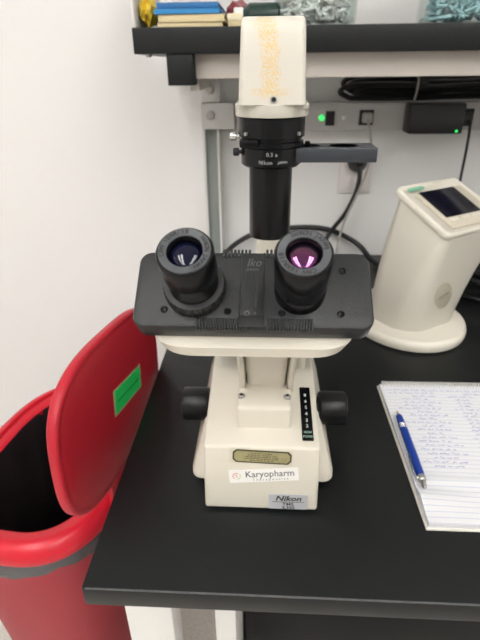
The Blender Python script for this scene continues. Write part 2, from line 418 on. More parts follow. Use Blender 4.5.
# centre slide strip
t = NB(); slab(t, rrect(.0135, HL-.006, .0006, 2, -.0005, .001), -.001, .0011, .0003, H)
for k in (-.0034, .0, .0034): box(t, -.0012+k-.0006, -.0012+k+.0006, -.014, .009, .001, .0017, .0002, H)
strip = obj('slide_strip', t, 'black', cov)
t = NB(); box(t, .0064, .0072, -HL/2+.001, HL/2-.001, .0002, .0009, 0, H); box(t, -.0078, -.0071, -HL/2+.001, HL/2-.001, .0002, .0006, 0, H)
box(t, -.0075, .0072, -HL/2-.0004, -HL/2+.0070, .0006, .0016, .0003, H)
obj('strip_gap', t, 'ringtext', cov)
t = NB(); text(t, 'Iko', .0080, H @ Matrix.Translation((.0004, .0170, .0013)), .00006, shear=.3, sx=.9); text(t, 'JAPAN', .0028, H @ Matrix.Translation((-.0005, .0122, .0013)), .00005)
ringarc(t, -.0030, -.0172, .0011, .0005, 0, 2*PI, .0013, H); text(t, '0', .0030, H @ Matrix.Translation((.0018, -.0172, .0013)), .00005)
obj('lettering', t, 'dimink', cov)
for u, w in ((-.0525, -.0150), (-.0145, -.0158), (.0175, -.0165), (.0520, -.0165), (.0545, .0125)):
    t = NB(); lathe(t, [(.0022, -.001), (.0022, .0006), (.0016, .0009), (.0012, .0004), (.0002, .0003)], 20, H @ Matrix.Translation((u, w, 0)))
    sc = obj('screw', t, 'tube', cov)
# cream tray under the cover
def hp(u, w, n): return tuple(H @ Vector((u, w, n)))
outl = rrect(1, 1, .18, 7)
rings = []
rings.append([hp(u*.1280, w*.0490, -.0120) for u, w in outl])
rings.append([hp(u*.1290, w*.0490, -.0180) for u, w in outl])
def tray(u, w, W, y0, y1, z0, z1): return (-.0068+u*W, (y0+y1)/2+w*(y1-y0), z0+(w+.5)*(z1-z0))
rings.append([tray(u, w, .124, .2500, .300, 1.1670, 1.194) for u, w in outl])
rings.append([tray(u, w, .116, .2525, .315, 1.1595, 1.177) for u, w in outl])
rings.append([tray(u, w, .099, .2600, .345, 1.1550, 1.161) for u, w in outl])
rings.append([tray(u, w, .078, .2720, .365, 1.1535, 1.156) for u, w in outl])
obj('head_tray', loft(NB(), rings), 'cream', mic)
# --- eyepieces
def letters_on_ring(bm, s, r, a_mid, size, m, inward=False, step=None):
    size *= 1.22
    for i, ch in enumerate(s):
        a = a_mid-(i-(len(s)-1)/2)*step
        if ch == ' ': continue
        text(bm, ch, size, m @ Matrix.Rotation(a-PI/2, 4, 'Z') @ Matrix.Translation((0, r, 0)), .00005, bold=.00006)
def eyepiece(u, w, hgt, tilt, left):
    E = H @ Matrix.Translation((u, w, 0)) @ Matrix.Rotation(tilt[0], 4, 'X') @ Matrix.Rotation(tilt[1], 4, 'Y')
    R1 = .0157
    if left:
        prof = [(.0165, -.002), (.0165, .0012), (.0148, .0016), (.0146, .012), (.0143, .0125), (.0143, .022), (.0138, .0224), (.0138, .0232), (.0146, .0238)]
    else:
        prof = [(.0153, -.002), (.0153, .0100), (.0150, .0104), (.0152, .0110), (.0152, .0215), (.0147, .0218), (.0147, .0226), (.0152, .0232)]
    prof += [(R1-.0004, hgt-.020), (R1, hgt-.0185), (R1+.0001, hgt-.002), (R1-.0006, hgt-.0006), (R1-.0018, hgt)]
    prof += [(.0100, hgt-.0006), (.0092, hgt-.0016), (.0088, hgt-.005), (.0086, hgt-.0075), (.0001, hgt-.0076)]
    t = NB(); lathe(t, prof, 72, E)
    ep = obj('eyepiece', t, 'tube', mic, sharp=40)
    # grey face ring
    t = NB(); lathe(t, [(R1-.0014, hgt-.0004), (R1-.0018, hgt+.0003), (.0101, hgt-.0003), (.0097, hgt-.0010)], 72, E, cap=False)
    obj('face_ring', t, 'eyering', ep)
    t = NB()
    if left:
        letters_on_ring(t, 'CFW 10XA/18', .0121, 2.45, .0030, E @ Matrix.Translation((0, 0, hgt+.00025)), step=.185)
        letters_on_ring(t, 'NIKON JAPAN', .0121, -.15, .0028, E @ Matrix.Translation((0, 0, hgt+.00025)), step=.165)
    else:
        letters_on_ring(t, 'NIKON JAPAN', .0121, 1.15, .0030, E @ Matrix.Translation((0, 0, hgt+.00025)), step=.175)
        letters_on_ring(t, 'CFW 10XA/18', .0121, -2.1, .0030, E @ Matrix.Translation((0, 0, hgt+.00025)), step=.185)
    obj('ring_lettering', t, 'ringtext', ep)
    t = NB(); lathe(t, [(.0089, hgt-.0058)]+[(.0089*math.cos(k*PI/16), hgt-.0058+.0038*math.sin(k*PI/16)) for k in range(1, 8)]+[(.0001, hgt-.0020)], 48, E)
    obj('lens', t, 'lens' if left else 'lens2', ep)
    if left:
        t = NB(); lathe(t, [(.0172, .0005), (.0182, .001), (.0184, .0025), (.0184, .0075), (.0178, .0090), (.0150, .0096), (.0145, .0096), (.0145, .0005)], 120, E, cap=False,
                        wob=lambda i, j, r: r*(1.0 if i in (0, 4, 5, 6, 7) else (1.022 if j % 3 == 0 else .985)))
        obj('diopter_ring', t, 'rubber', ep)
eyepiece(-.0342, -.0020, .0430, (math.radians(-2), math.radians(-1.5)), True)
eyepiece(.0283, -.0020, .0420, (math.radians(-2), math.radians(-1.0)), False)
# --- stage, pillar, condenser and lamp house
KX = .0052; KY = .500
t = NB(); box(t, KX-.075, KX+.08, .44, .60, 1.062, 1.068, .002)
obj('stage', t, 'tube', mic)
t = NB()
rings = [[(KX-.001+x, y, z) for x, y in rrect(w, d, .006, 4, 0, yc)] for z, w, d, yc in ((1.03, .05, .05, .585), (1.10, .028, .040, .585), (1.22, .026, .034, .583), (1.30, .026, .034, .58), (1.345, .03, .04, .57))]
obj('pillar', loft(t, rings), 'cream', mic)
t = NB()
lathe(t, [(.0170, 1.1595), (.0212, 1.1597), (.0218, 1.1610), (.0218, 1.236), (.0205, 1.240)], 64, Matrix.Translation((KX, KY, 0)))
tb = obj('condenser_tube', t, 'tube', mic)
t = NB()
lathe(t, [(.021, 1.2325), (.0275, 1.2328), (.0300, 1.2350), (.0300, 1.2508), (.0285, 1.2512), (.0285, 1.2525), (.0318, 1.2530), (.0318, 1.2562), (.0300, 1.2570), (.0300, 1.2600), (.0325, 1.2606), (.0325, 1.2775), (.0310, 1.2790)], 72, Matrix.Translation((KX, KY, 0)))
col = obj('condenser_collar', t, 'tube', mic)
t = NB(); box(t, KX-.0300, KX-.0125, KY-.0322, KY-.018, 1.2535, 1.2600, .001); obj('collar_lever', t, 'tube', col)
for dx, dy, z in ((-.0235, -.0232, 1.2645), (.0250, -.0212, 1.2645)):
    t = NB(); cyl(t, (KX+dx, KY+dy, z), (KX+dx*1.06, KY+dy*1.06, z), .0017, 12); obj('set_screw', t, 'steel', col)
t = NB()
def wrap(bm, s, r, ang, z, size, step):
    wd = [.55 if c in 'i.' else (.7 if c == ' ' else 1) for c in s]; tot = sum(wd); acc = 0
    for i, ch in enumerate(s):
        a = ang+(acc+wd[i]/2-tot/2)*step; acc += wd[i]
        if ch == ' ': continue
        m = frame((KX+r*math.sin(a), KY-r*math.cos(a), z), (math.cos(a), math.sin(a), 0), (0, 0, 1))
        text(bm, ch, size, m, .00006)
wrap(t, '0.3 x', .0303, .02, 1.2465, .0050, .085); wrap(t, 'Nikon', .0303, -.17, 1.2393, .0052, .095); wrap(t, 'JAPAN', .0303, .36, 1.2393, .0036, .065)
ringarc(t, -.0052, 0, .0008, .0004, 0, 2*PI, 0, frame((KX, KY-.0303, 1.2550), (1, 0, 0), (0, 0, 1)))
obj('collar_lettering', t, 'greyink', col)
t = NB(); lathe(t, [(.0020, 0), (.0020, .004), (.0036, .0042), (.0040, .005), (.0040, .0095), (.0034, .0105)], 24, Matrix.Translation((KX-.0300, KY-.006, 1.2605)) @ Matrix.Rotation(-PI/2, 4, 'Y'))
obj('clamp_screw', t, 'chrome', col, label='small silver clamp screw')
t = NB(); lathe(t, [(.0020, 0), (.0020, .003), (.0034, .0032), (.0038, .004), (.0038, .0080), (.0032, .0090)], 24, Matrix.Translation((KX-.0285, KY-.006, 1.2460)) @ Matrix.Rotation(-PI/2, 4, 'Y'))
obj('clamp_screw', t, 'rubber', col, label='small black clamp screw')
# slider with two wells
t = NB()
slab(t, rrect(.084, .038, .002, 3, KX+.0600, KY+.001), 1.2375, 1.2505, .0006)
sl = obj('phase_slider', t, 'darksteel', mic)
for x, r in ((KX+.036, .0135), (KX+.0715, .0150)):
    t = NB(); lathe(t, [(r, 0), (r, .0003), (r-.001, .0005), (r-.0012, .0002), (r-.0014, .0001)], 40, Matrix.Translation((x, KY+.001, 1.2504)), cap=False); obj('well_rim', t, 'darksteel', sl)
    t = NB(); lathe(t, [(r-.0013, 0), (.0001, 0)], 40, Matrix.Translation((x, KY+.001, 1.2506))); obj('well', t, 'ringtext' if r < .014 else 'rubber', sl)
t = NB(); cyl(t, (KX+.036, KY+.001, 1.2500), (KX+.036, KY+.001, 1.2550), .0026, 16, bev=.0005); obj('slider_pin', t, 'tube', sl)
# lamp house
t = NB()
ov = lambda w, d, r: rrect(w, d, r, 8)
lathe(t, [(.0300, 1.2785), (.0345, 1.2790), (.0350, 1.2800), (.0350, 1.2895), (.0342, 1.2905), (.02, 1.2907)], 72, Matrix.Translation((KX, KY, 0)))
slab(t, rrect(.0690, .075, .004, 4, KX, KY+.020), 1.2850, 1.2905, .001)
obj('lamp_house_flange', t, 'cream2', mic)
rings = []
for z, w, y0 in ((1.2900, .0605, .4660), (1.295, .0602, .4662), (1.32, .0582, .4675), (1.345, .0560, .4690), (1.3525, .0552, .4712), (1.3570, .0542, .4765), (1.3588, .0515, .4850)):
    y1 = .582
    rings.append([(KX-.0002+x, y, z) for x, y in rrect(w, y1-y0, .0045, 5, 0, (y0+y1)/2)])
obj('lamp_house', loft(NB(), rings), gm, mic, sharp=50)
t = NB(); cyl(t, (KX+.0012, .4668, 1.2945), (KX+.0012, .4645, 1.2945), .0030, 24, bev=.0004); h = obj('lamp_house_screw', t, 'steel', mic)
t = NB(); cyl(t, (KX+.0012, .4648, 1.2945), (KX+.0012, .4642, 1.2945), .0019, 16); obj('screw_recess', t, 'blackink', h)
# glue residue: mask from object coordinates (origin of the microscope at (0,.45,.9))
nt = gm.node_tree; N = nt.nodes; L = nt.links; bs = N['Principled BSDF']
tc = N.new('ShaderNodeTexCoord'); sp2 = N.new('ShaderNodeSeparateXYZ'); L.new(tc.outputs['Object'], sp2.inputs[0])
def mth(op, a, b_=None, c=None):
    n = N.new('ShaderNodeMath'); n.operation = op
    for i, v in enumerate((a, b_, c)):
        if v is None: continue
        if isinstance(v, (int, float)): n.inputs[i].default_value = v
        else: L.new(v, n.inputs[i])
    return n.outputs[0]
def band(xc, xw, zc, zh):
    ax = mth('DIVIDE', mth('ABSOLUTE', mth('SUBTRACT', mth('ADD', sp2.outputs['X'], mth('MULTIPLY', mth('SUBTRACT', wob_, .5), .012)), xc)), xw)
    az = mth('DIVIDE', mth('ABSOLUTE', mth('SUBTRACT', sp2.outputs['Z'], zc)), zh)
    return mth('MAXIMUM', 0, mth('SUBTRACT', 1.25, mth('MAXIMUM', mth('POWER', ax, 2), mth('POWER', az, 4))))
def nzt(sc, det=4):
    n = N.new('ShaderNodeTexNoise'); n.inputs['Scale'].default_value = sc; n.inputs['Detail'].default_value = det; L.new(tc.outputs['Object'], n.inputs['Vector']); return n.outputs['Fac']
wob_ = nzt(70, 3)
shape = mth('MAXIMUM', mth('MAXIMUM', band(.0010, .0080, .440, .014), band(.0035, .0085, .415, .020)), mth('MAXIMUM', band(.0035, .0160, .4005, .0030), mth('MULTIPLY', band(-.002, .0085, .455, .006), .8)))
msk = mth('MULTIPLY', shape, mth('MULTIPLY', mth('MAXIMUM', 0, mth('ADD', .05, mth('SUBTRACT', nzt(620), .42))), 4.2))
front = mth('LESS_THAN', sp2.outputs['Y'], .034)
msk = mth('MINIMUM', .85, mth('MULTIPLY', msk, front))
prev = bs.inputs['Base Color'].links[0].from_socket
mx = N.new('ShaderNodeMix'); mx.data_type = 'RGBA'; L.new(msk, mx.inputs[0]); L.new(prev, mx.inputs[6]); mx.inputs[7].default_value = (.66, .47, .20, 1)
L.new(mx.outputs[2], bs.inputs['Base Color'])
bp = N.new('ShaderNodeBump'); bp.inputs['Strength'].default_value = .25; bp.inputs['Distance'].default_value = .001; L.new(msk, bp.inputs['Height']); L.new(bp.outputs['Normal'], bs.inputs['Normal'])

# ---------------------------------------------------------------- bench-top instrument
ins = thing('cell_counter', 'cream tower shaped bench instrument with tilted dark display beside microscope', 'laboratory instrument', (.265, .79, BZ))
G = Matrix.Translation((.262, .787, 0)) @ Matrix.Rotation(math.radians(24), 4, 'Z')
t = NB(); lathe(t, [(.94, 0), (.985, .003), (1.0, .008), (1.0, .013), (.985, .018), (.95, .021), (.6, .0215)], 80, Matrix.Translation((.258, .790, BZ)) @ Matrix.Rotation(.3, 4, 'Z') @ Matrix.Diagonal((.100, .116, 1, 1)))
obj('instrument_base', t, 'ivory', ins)
PSI = math.radians(33)
dw = Vector((math.cos(PSI), math.sin(PSI), 0)); dd = Vector((-math.sin(PSI), math.cos(PSI), 0))
A = Vector((.2835, .722, 1.088)); W, D = .150, .115
def tower_ring(z, c, w, d, r, fz=0, bz=0):
    """rounded ring centred on c; front edge raised by fz, back by bz"""
    out = []
    for x, y in rrect(w, d, r, 8):
        k = y/d+.5
        out.append(tuple(c+dw*x+dd*y+Vector((0, 0, z-c.z+fz*(1-k)+bz*k))))
    return out
ctop = A+dw*W/2+dd*D/2
cbot = Vector((.2655, .783, 0))
rings = []
for f in [i/10 for i in range(11)]:
    z0 = .915
    c = cbot.lerp(Vector((ctop.x, ctop.y, 0)), f**1.5)
    w = .140+(W-.140-.004)*f; d = .118+(D-.118-.004)*f; r = .050*(1-f)+.014*f
    out = []
    for x, y in rrect(w, d, r, 8):
        k = y/d+.5; zt = 1.080+.050*k+.012*(1-(2*x/w)**2)*k
        out.append((c.x+dw.x*x+dd.x*y, c.y+dw.y*x+dd.y*y, z0+(zt-z0)*f))
    rings.append(out)
obj('tower', loft(NB(), rings), 'cream2', ins, sharp=50)
# bezel: slightly larger lid with arch at the back
ux = dw; uy = (dd*D+Vector((0, 0, .050))).normalized(); uz = ux.cross(uy)
FB = frame(ctop+Vector((0, 0, .1075-.0790)), ux, uy)
FB.translation = A+dw*W/2+dd*D/2+Vector((0, 0, .0255))
Ls = math.hypot(D, .050)
out = rrect(W+.004, Ls+.004, .010, 8)
def arch(x, y): return .012*(1-(2*x/W)**2)*max(0, (y/Ls+.5))**2
t = NB()
loft(t, [[tuple(FB @ Vector((x*s, y*s, z+arch(x, y)))) for x, y in out] for z, s in ((-.011, .985), (-.009, 1.0), (-.003, 1.0), (-.0008, .988), (0, .965), (0.0, .90), (-.0012, .885))], cap1=True)
bz = obj('bezel', t, 'ivory', ins, sharp=50)
# raised putty surround + screen
t = NB(); slab(t, rrect(.116, .094, .004, 4, .002, -.006), -.0010, .0018, .0008, FB); obj('display_surround', t, 'putty', ins)
t = NB(); slab(t, rrect(.086, .068, .002, 3, -.004, .006), .001, .0028, .0003, FB); scr = obj('display', t, 'screen', ins)
for k in range(4):
    t = NB(); slab(t, rrect(.020, .0075, .002, 3, -.036+k*.027, -.0365), .0015, .0045, .0010, FB); obj('button', t, 'ivory', ins)
t = NB(); slab(t, rrect(.036, .0075, .0037, 6, -.044, .0495), .0050, .0062, .0003, FB @ Matrix.Rotation(-.05, 4, 'Y'))
bd = obj('badge', t, 'greenbadge', ins, label='small green oval badge')
t = NB(); box(t, -.010, .010, .048, .0505, .0105, .0112, .0002, FB); obj('brand_mark', t, 'putty', ins)
# round badge at the front left corner of the tower, recess line on left face
def on_left(y, z):
    """point on the left side of the tower: y along depth 0..1"""
    f = (z-.915)/(.175); c = cbot.lerp(Vector((ctop.x, ctop.y, 0)), max(0, f)**1.5)
    return c
bc = Vector((.2990, .7145, .9800))
nrm = Vector((-.05, -1, -.16)).normalized()
from mathutils.bvhtree import BVHTree
tw = [o_ for o_ in ins.children if o_.name.startswith('tower')][0]; tb_ = bmesh.new(); tb_.from_mesh(tw.data); tree = BVHTree.FromBMesh(tb_)
off = ORG[ins.name]; src = bc+Vector((0, -.08, 0))-off
hit, hn, _, _ = tree.ray_cast(src, Vector((0, 1, 0))); tb_.free()
bc = hit+off; nrm = hn if hn.y < 0 else -hn
xx = Vector((0, 0, 1)).cross(nrm).normalized(); m = frame(bc-nrm*.0006, xx*1, nrm.cross(xx))
t = NB(); lathe(t, [(.0250, -.003), (.0250, .0010), (.0240, .0016), (.0001, .0018)], 40, m @ Matrix.Rotation(.5, 4, 'Z') @ Matrix.Diagonal((.82, 1, 1, 1)))
bd = obj('round_badge', t, 'beige', ins, label='round beige badge near the foot of the tower')
t = NB(); box(t, -.012, .012, -.0012, .0018, .0017, .0022, .0001, m @ Matrix.Rotation(.25, 4, 'Z')); box(t, -.008, .009, -.0060, -.0052, .0017, .0021, 0, m @ Matrix.Rotation(.25, 4, 'Z')); obj('badge_print', t, 'badgegrey', bd)

# ---------------------------------------------------------------- notebook and pen
NX, NY0, NY1, NWID = .170, .3375, .584, .216
nb = thing('spiral_notebook', 'open white spiral notebook with handwritten notes lying on bench', 'notebook', (.278, .46, BZ))
t = NB(); box(t, NX-.001, NX+NWID, NY0-.001, NY1+.001, BZ, BZ+.0016, .0004); obj('back_cover', t, 'card', nb)
t = NB()
nx, ny = 30, 40
def pz(x, y):
    u = (x-NX)/NWID; v = (y-NY0)/(NY1-NY0)
    return .0015*math.sin(6*u+1)*math.exp(-v*3)+.0040*math.exp(-((v-.14)/.05)**2)*(.5+.5*math.sin(9*u+2))+.0022*math.exp(-((v-.245+.05*u)/.02)**2)-.0012*math.exp(-((v-.19-.04*u)/.02)**2)+.0004*math.sin(11*v)
grid = [[t.verts.new((NX+.0015+(NWID-.003)*i/nx, NY0+.0015+(NY1-NY0-.003)*j/ny, BZ+.0065+pz(NX+NWID*i/nx, NY0+(NY1-NY0)*j/ny))) for i in range(nx+1)] for j in range(ny+1)]
for j in range(ny):
    for i in range(nx): t.faces.new((grid[j][i], grid[j][i+1], grid[j+1][i+1], grid[j+1][i]))
loop = [grid[0][i] for i in range(nx+1)]+[grid[j][nx] for j in range(1, ny+1)]+[grid[ny][i] for i in range(nx-1, -1, -1)]+[grid[j][0] for j in range(ny-1, 0, -1)]
low = [t.verts.new((v.co.x, v.co.y, BZ+.0014)) for v in loop]
for i in range(len(loop)): k = (i+1) % len(loop); t.faces.new((loop[i], low[i], low[k], loop[k]))
t.faces.new(low)
pg = obj('ruled_pages', t, 'ruled', nb, sharp=60)
# handwriting as thin ink strokes in words and columns
t = NB()
def stroke(pts, w=.00030):
    for (x0, y0), (x1, y1) in zip(pts, pts[1:]):
        d = Vector((x1-x0, y1-y0)); 
        if d.length < 1e-6: continue
        n = Vector((-d.y, d.x)).normalized()*w
        z0 = BZ+.0065+pz(x0, y0)+.0001; z1 = BZ+.0065+pz(x1, y1)+.0001
        f = [t.verts.new(p) for p in ((x0+n.x, y0+n.y, z0), (x0-n.x, y0-n.y, z0), (x1-n.x, y1-n.y, z1), (x1+n.x, y1+n.y, z1))]; t.faces.new(f)
def word(x, y, L):
    pts = []; n = max(3, int(L/.0011))
    for i in range(n+1):
        pts.append((x+L*i/n, y+random.choice((0, .0016, .0022, .0004, .0034))*random.uniform(.6, 1)))
    stroke(pts)
row = 0; y = NY1-.016
while y > NY0+.075:
    segs = {0: ((.010, .20),), 1: ((.010, .075), (.115, .19))}.get(row, None)
    if segs is None: segs = ((.030+random.uniform(-.012, .012), .066), (.100, .118), (.150, .19)) if row % 2 else ((.022+random.uniform(-.006, .02), .078), (.090+random.uniform(0, .01), .125), (.150+random.uniform(0, .02), .20))
    for a, c in segs:
        x = a
        while x < c-.003:
            l = random.uniform(.004, .013); l = min(l, c-x); word(NX+x, y, l); x += l+.0028
    y -= .0071; row += 1
obj('handwriting', t, 'ink', pg)
t = NB()
n = 52
for i in range(n):
    x = NX+.006+i*(NWID-.012)/(n-1)
    pts = [(x+.0012*k/8, NY1-.0020+.0050*math.cos(2*PI*k/8), BZ+.0056+.0050*math.sin(2*PI*k/8)) for k in range(9)]
    tube(t, pts, .0008, 6, 2)
obj('spiral_wire', t, 'white_paint', nb)
pen = thing('ballpoint_pen', 'blue metal ballpoint pen lying along left edge of notebook', 'pen', (.176, .443, .9075))
p0 = Vector((.1795, .512, .9138)); p1 = Vector((.1785, .377, .9133))
ax = (p1-p0).normalized(); PM = Matrix.Translation(p0) @ ax.to_track_quat('Z', 'Y').to_matrix().to_4x4()
t = NB(); lathe(t, [(.0020, .010), (.0040, .012), (.0045, .020), (.0049, .045), (.0049, .085), (.0046, .112), (.0040, .1155)], 28, PM); obj('barrel', t, 'penblue', pen)
t = NB(); lathe(t, [(.0006, 0), (.0009, .001), (.0014, .004), (.0030, .0115), (.0038, .0125), (.0036, .013)], 20, PM); obj('tip', t, 'steel', pen)
for z in (.0285, .0315, .0345):
    t = NB(); lathe(t, [(.0046, z), (.0051, z+.0004), (.0051, z+.0012), (.0047, z+.0016)], 28, PM); obj('grip_ring', t, 'chrome', pen)
t = NB(); lathe(t, [(.0043, .1145), (.0048, .116), (.0047, .120), (.0040, .1215), (.0028, .1222), (.0026, .130), (.0018, .1312)], 24, PM); obj('push_button', t, 'steel', pen)
t = NB(); cl0 = p0+ax*.119; side = Vector((-1, 0, .25)).normalized()
tube(t, [cl0+side*.0035, cl0+side*.0068-ax*.003, p0+ax*.100+side*.0072, p0+ax*.086+side*.0060, p0+ax*.083+side*.0052], .0012, 8, 5); obj('clip', t, 'chrome', pen)

# ---------------------------------------------------------------- red bin
bin_ = thing('waste_bin', 'red plastic waste bin with black liner and lid propped open', 'bin', (-.318, .550, 0))
BM = Matrix.Translation((-.318, .550, 0)) @ Matrix.Rotation(math.radians(-7), 4, 'Z')
def so(a, b_, p=2.9, n=72):
    out = []
    for i in range(n):
        q = 2*PI*i/n; c, s = math.cos(q), math.sin(q)
        out.append((a*math.copysign(abs(c)**(2/p), c), b_*math.copysign(abs(s)**(2/p), s)))
    return out
def br(a, b_, z, p=2.9): return [tuple(BM @ Vector((x, y, z))) for x, y in so(a, b_, p)]
RA, RB, RZ = .131, .183, .797
t = NB()
loft(t, [br(.078, .122, .0, 2.6), br(.082, .126, .006, 2.6), br(.118, .172, .745), br(.119, .173, .75), br(.112, .166, .752), br(.108, .162, .745), br(.080, .129, .02)], cap0=True, cap1=True)
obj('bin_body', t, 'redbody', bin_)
t = NB()
loft(t, [br(RA-.006, RB-.006, RZ-.030), br(RA-.001, RB-.001, RZ-.029), br(RA, RB, RZ-.025), br(RA-.001, RB-.001, RZ-.016), br(RA-.006, RB-.006, RZ-.006), br(RA-.014, RB-.014, RZ), br(RA-.020, RB-.020, RZ-.001),
         br(RA-.022, RB-.022, RZ-.007), br(RA-.030, RB-.030, RZ-.007), br(RA-.036, RB-.038, RZ-.012), br(RA-.036, RB-.038, RZ-.028)], closed=True)
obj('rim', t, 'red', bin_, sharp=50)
# liner
t = NB(); rings = []
zs = [(RZ-.012, .0365), (RZ-.03, .038), (RZ-.08, .042), (.62, .046), (.50, .052), (.35, .058), (.25, .07)]
for z, ins_ in zs:
    r = []
    for i, (x, y) in enumerate(so(RA-ins_, RB-ins_)):
        k = 1+.018*math.sin(i*1.9+z*9)*min(1, (RZ-z)/.05)+.012*math.sin(i*4.7)*min(1, (RZ-z)/.05)
        r.append(tuple(BM @ Vector((x*k, y*k, z))))
    rings.append(r)
loft(t, rings, cap0=False)
obj('liner', t, 'liner', bin_)
t = NB(); rings = []
for z, g in ((RZ-.024, -.006), (RZ-.027, .0012), (RZ-.040, .0016), (RZ-.054, -.0010)):
    r = []
    for i, (x, y) in enumerate(so(RA-.0035+g, RB-.0035+g)):
        zz = z+.004*math.sin(i*.55)*(RZ-.028-z)/.02+.002*math.sin(i*1.7)
        r.append(tuple(BM @ Vector((x, y, zz if g > -.005 else z))))
    rings.append(r)
rings.append([tuple(BM @ Vector((x, y, RZ-.050))) for x, y in so(.1165, .168)])
loft(t, rings, cap0=False, cap1=False)
obj('liner_cuff', t, 'linerlip', bin_, label='painted grey sheen on bin liner folded under the rim')
# lid standing on its hinge along the bench side
LX = .1335
def lidpt(s, y, z): return tuple(BM @ Vector((s, y, z)))
LH, LZ0, LTY = .205, .830, -.036
def lo(k, inset=0):
    out = []
    for y, z in so(.151-inset, LH/2-inset, 3.1):
        a = math.radians(-6); y, z = y*math.cos(a)-z*math.sin(a), y*math.sin(a)+z*math.cos(a)
        out.append((y+LTY, z+LZ0+LH/2))
    return out
t = NB()
def lean(z): return -.004*(z-LZ0)/LH
def lr(s, inset): return [lidpt(LX+s+lean(z), y, z) for y, z in lo(0, inset)]
loft(t, [lr(.0030, .03), lr(.0030, .010), lr(.0022, .0075), lr(.0038, .0045), lr(.0030, .0012), lr(.001, 0), lr(-.007, .0), lr(-.009, .002), lr(-.009, .0050), lr(-.0070, .0075), lr(-.0035, .0095), lr(-.0030, .014), lr(-.0030, .05)])
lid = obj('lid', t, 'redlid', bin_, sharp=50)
t = NB(); box(t, LX-.010, LX-.001, LTY-.055, LTY+.10, RZ-.012, RZ+.062, .003, BM); obj('hinge_bar', t, 'red', bin_)
for y in (-.05, .05):
    t = NB(); p = BM @ Vector((LX+.004, y, RZ-.002)); box(t, -.006, .008, -.015, .015, -.010, .020, .002, Matrix.Translation(p) @ Matrix.Rotation(math.radians(-7), 4, 'Z')); obj('hinge', t, 'red', bin_)
# green sticker on the inner face of the lid
def lf(y, z): return Vector(lidpt(LX+.0031+lean(z), y, z))
ySt, zSt = -.008, .930
fx = (lf(.03, zSt)-lf(-.03, zSt)).normalized(); fz = (lf(0, .95)-lf(0, .90)).normalized()
SM = frame(lf(ySt, zSt), -fx, fz)
if (SM.to_3x3() @ Vector((0, 0, 1))).x < 0: SM = frame(lf(ySt, zSt), fx, fz)
SM = SM @ Matrix.Rotation(math.radians(-10), 4, 'Z')
nx_ = (SM.to_3x3() @ Vector((0, 0, 1)))
t = NB(); slab(t, rrect(.092, .0370, .001, 2), .0001, .0006, 0, SM); sk = obj('hazard_sticker', t, 'pale', lid, label='green rectangular sticker with pale border')
lid_st = sk

# split sticker layers as sub-parts of the lid (deepest level)
t = NB(); slab(t, rrect(.085, .0325, .001, 2), .0005, .0009, 0, SM); obj('sticker_face', t, 'green', lid, label='bright green sticker face')
t = NB(); box(t, -.036, .036, -.0022, .0004, .0009, .0011, 0, SM); obj('sticker_line', t, 'greenprint', lid)

# ---------------------------------------------------------------- shelf
shf = thing('bench_shelf', 'black edged shelf on steel uprights above the bench', 'shelf', (.7, 1.0, 0.9))
SY = .86; SZ0, SZ1 = 1.3405, 1.3765
obj('shelf_board', box(NB(), -.2125, 1.75, SY, 1.088, SZ0, SZ1, .0012), 'laminate', shf)
t = NB(); box(t, -.162, -.119, SY+.004, SY+.10, 1.2945, SZ0, .0015); obj('bracket_end', t, 'laminate', shf, label='black block under the shelf end')
t = NB(); box(t, -.1185, 1.7, SY+.03, SY+.05, 1.3040, SZ0-.0005, .001); obj('front_rail', t, 'rail', shf, label='cream steel rail under the shelf')
for x in (-.150, 1.62):
    t = NB(); box(t, x+.018, x+.034, SY+.05, 1.10, 1.285, SZ0-.0005, .001); obj('bracket_arm', t, 'rail', shf)
    t = NB(); box(t, x+.012, x+.0165, 1.10, 1.148, BZ, SZ0-.0005); box(t, x+.043, x+.0475, 1.10, 1.148, BZ, SZ0-.0005); box(t, x+.0165, x+.043, 1.125, 1.130, BZ, SZ0-.0005)
    up = obj('upright', t, 'white_paint', shf)
    t = NB(); box(t, x+.0166, x+.0430, 1.117, 1.1245, BZ, SZ0-.0006); obj('channel_lining', t, 'grey_paint', up)
    for (xa, xb, za, zb) in ((x+.013, x+.052, 1.256, 1.302), (x+.012, x+.082, 1.203, 1.2545)):
        t = NB(); box(t, xa, xb, 1.090, 1.0995, za, zb, .0015); pl = obj('bracket_plate', t, 'white_paint', shf)
        t = NB(); cyl(t, (x+.0315, 1.090, (za+zb)/2+.002), (x+.0315, 1.086, (za+zb)/2+.002), .0095, 24, bev=.001); cyl(t, (x+.0315, 1.087, (za+zb)/2+.002), (x+.0315, 1.081, (za+zb)/2+.002), .0070, 6, bev=.0006)
        obj('bolt', t, 'steel', pl)
t = NB(); box(t, -.2120, -.2065, SY+.002, 1.08, SZ1+.0003, SZ1+.17, .001); tag(obj('divider_panel', t, 'white_paint', loc=(-.2092, 1, SZ1)), 'white upright panel standing on the left end of the shelf', 'panel')
t = NB(); cyl(t, (-.1955, SY+.03, SZ0), (-.1955, SY+.03, SZ0-.004), .005, 16); obj('cup_washer', t, 'steel', shf)

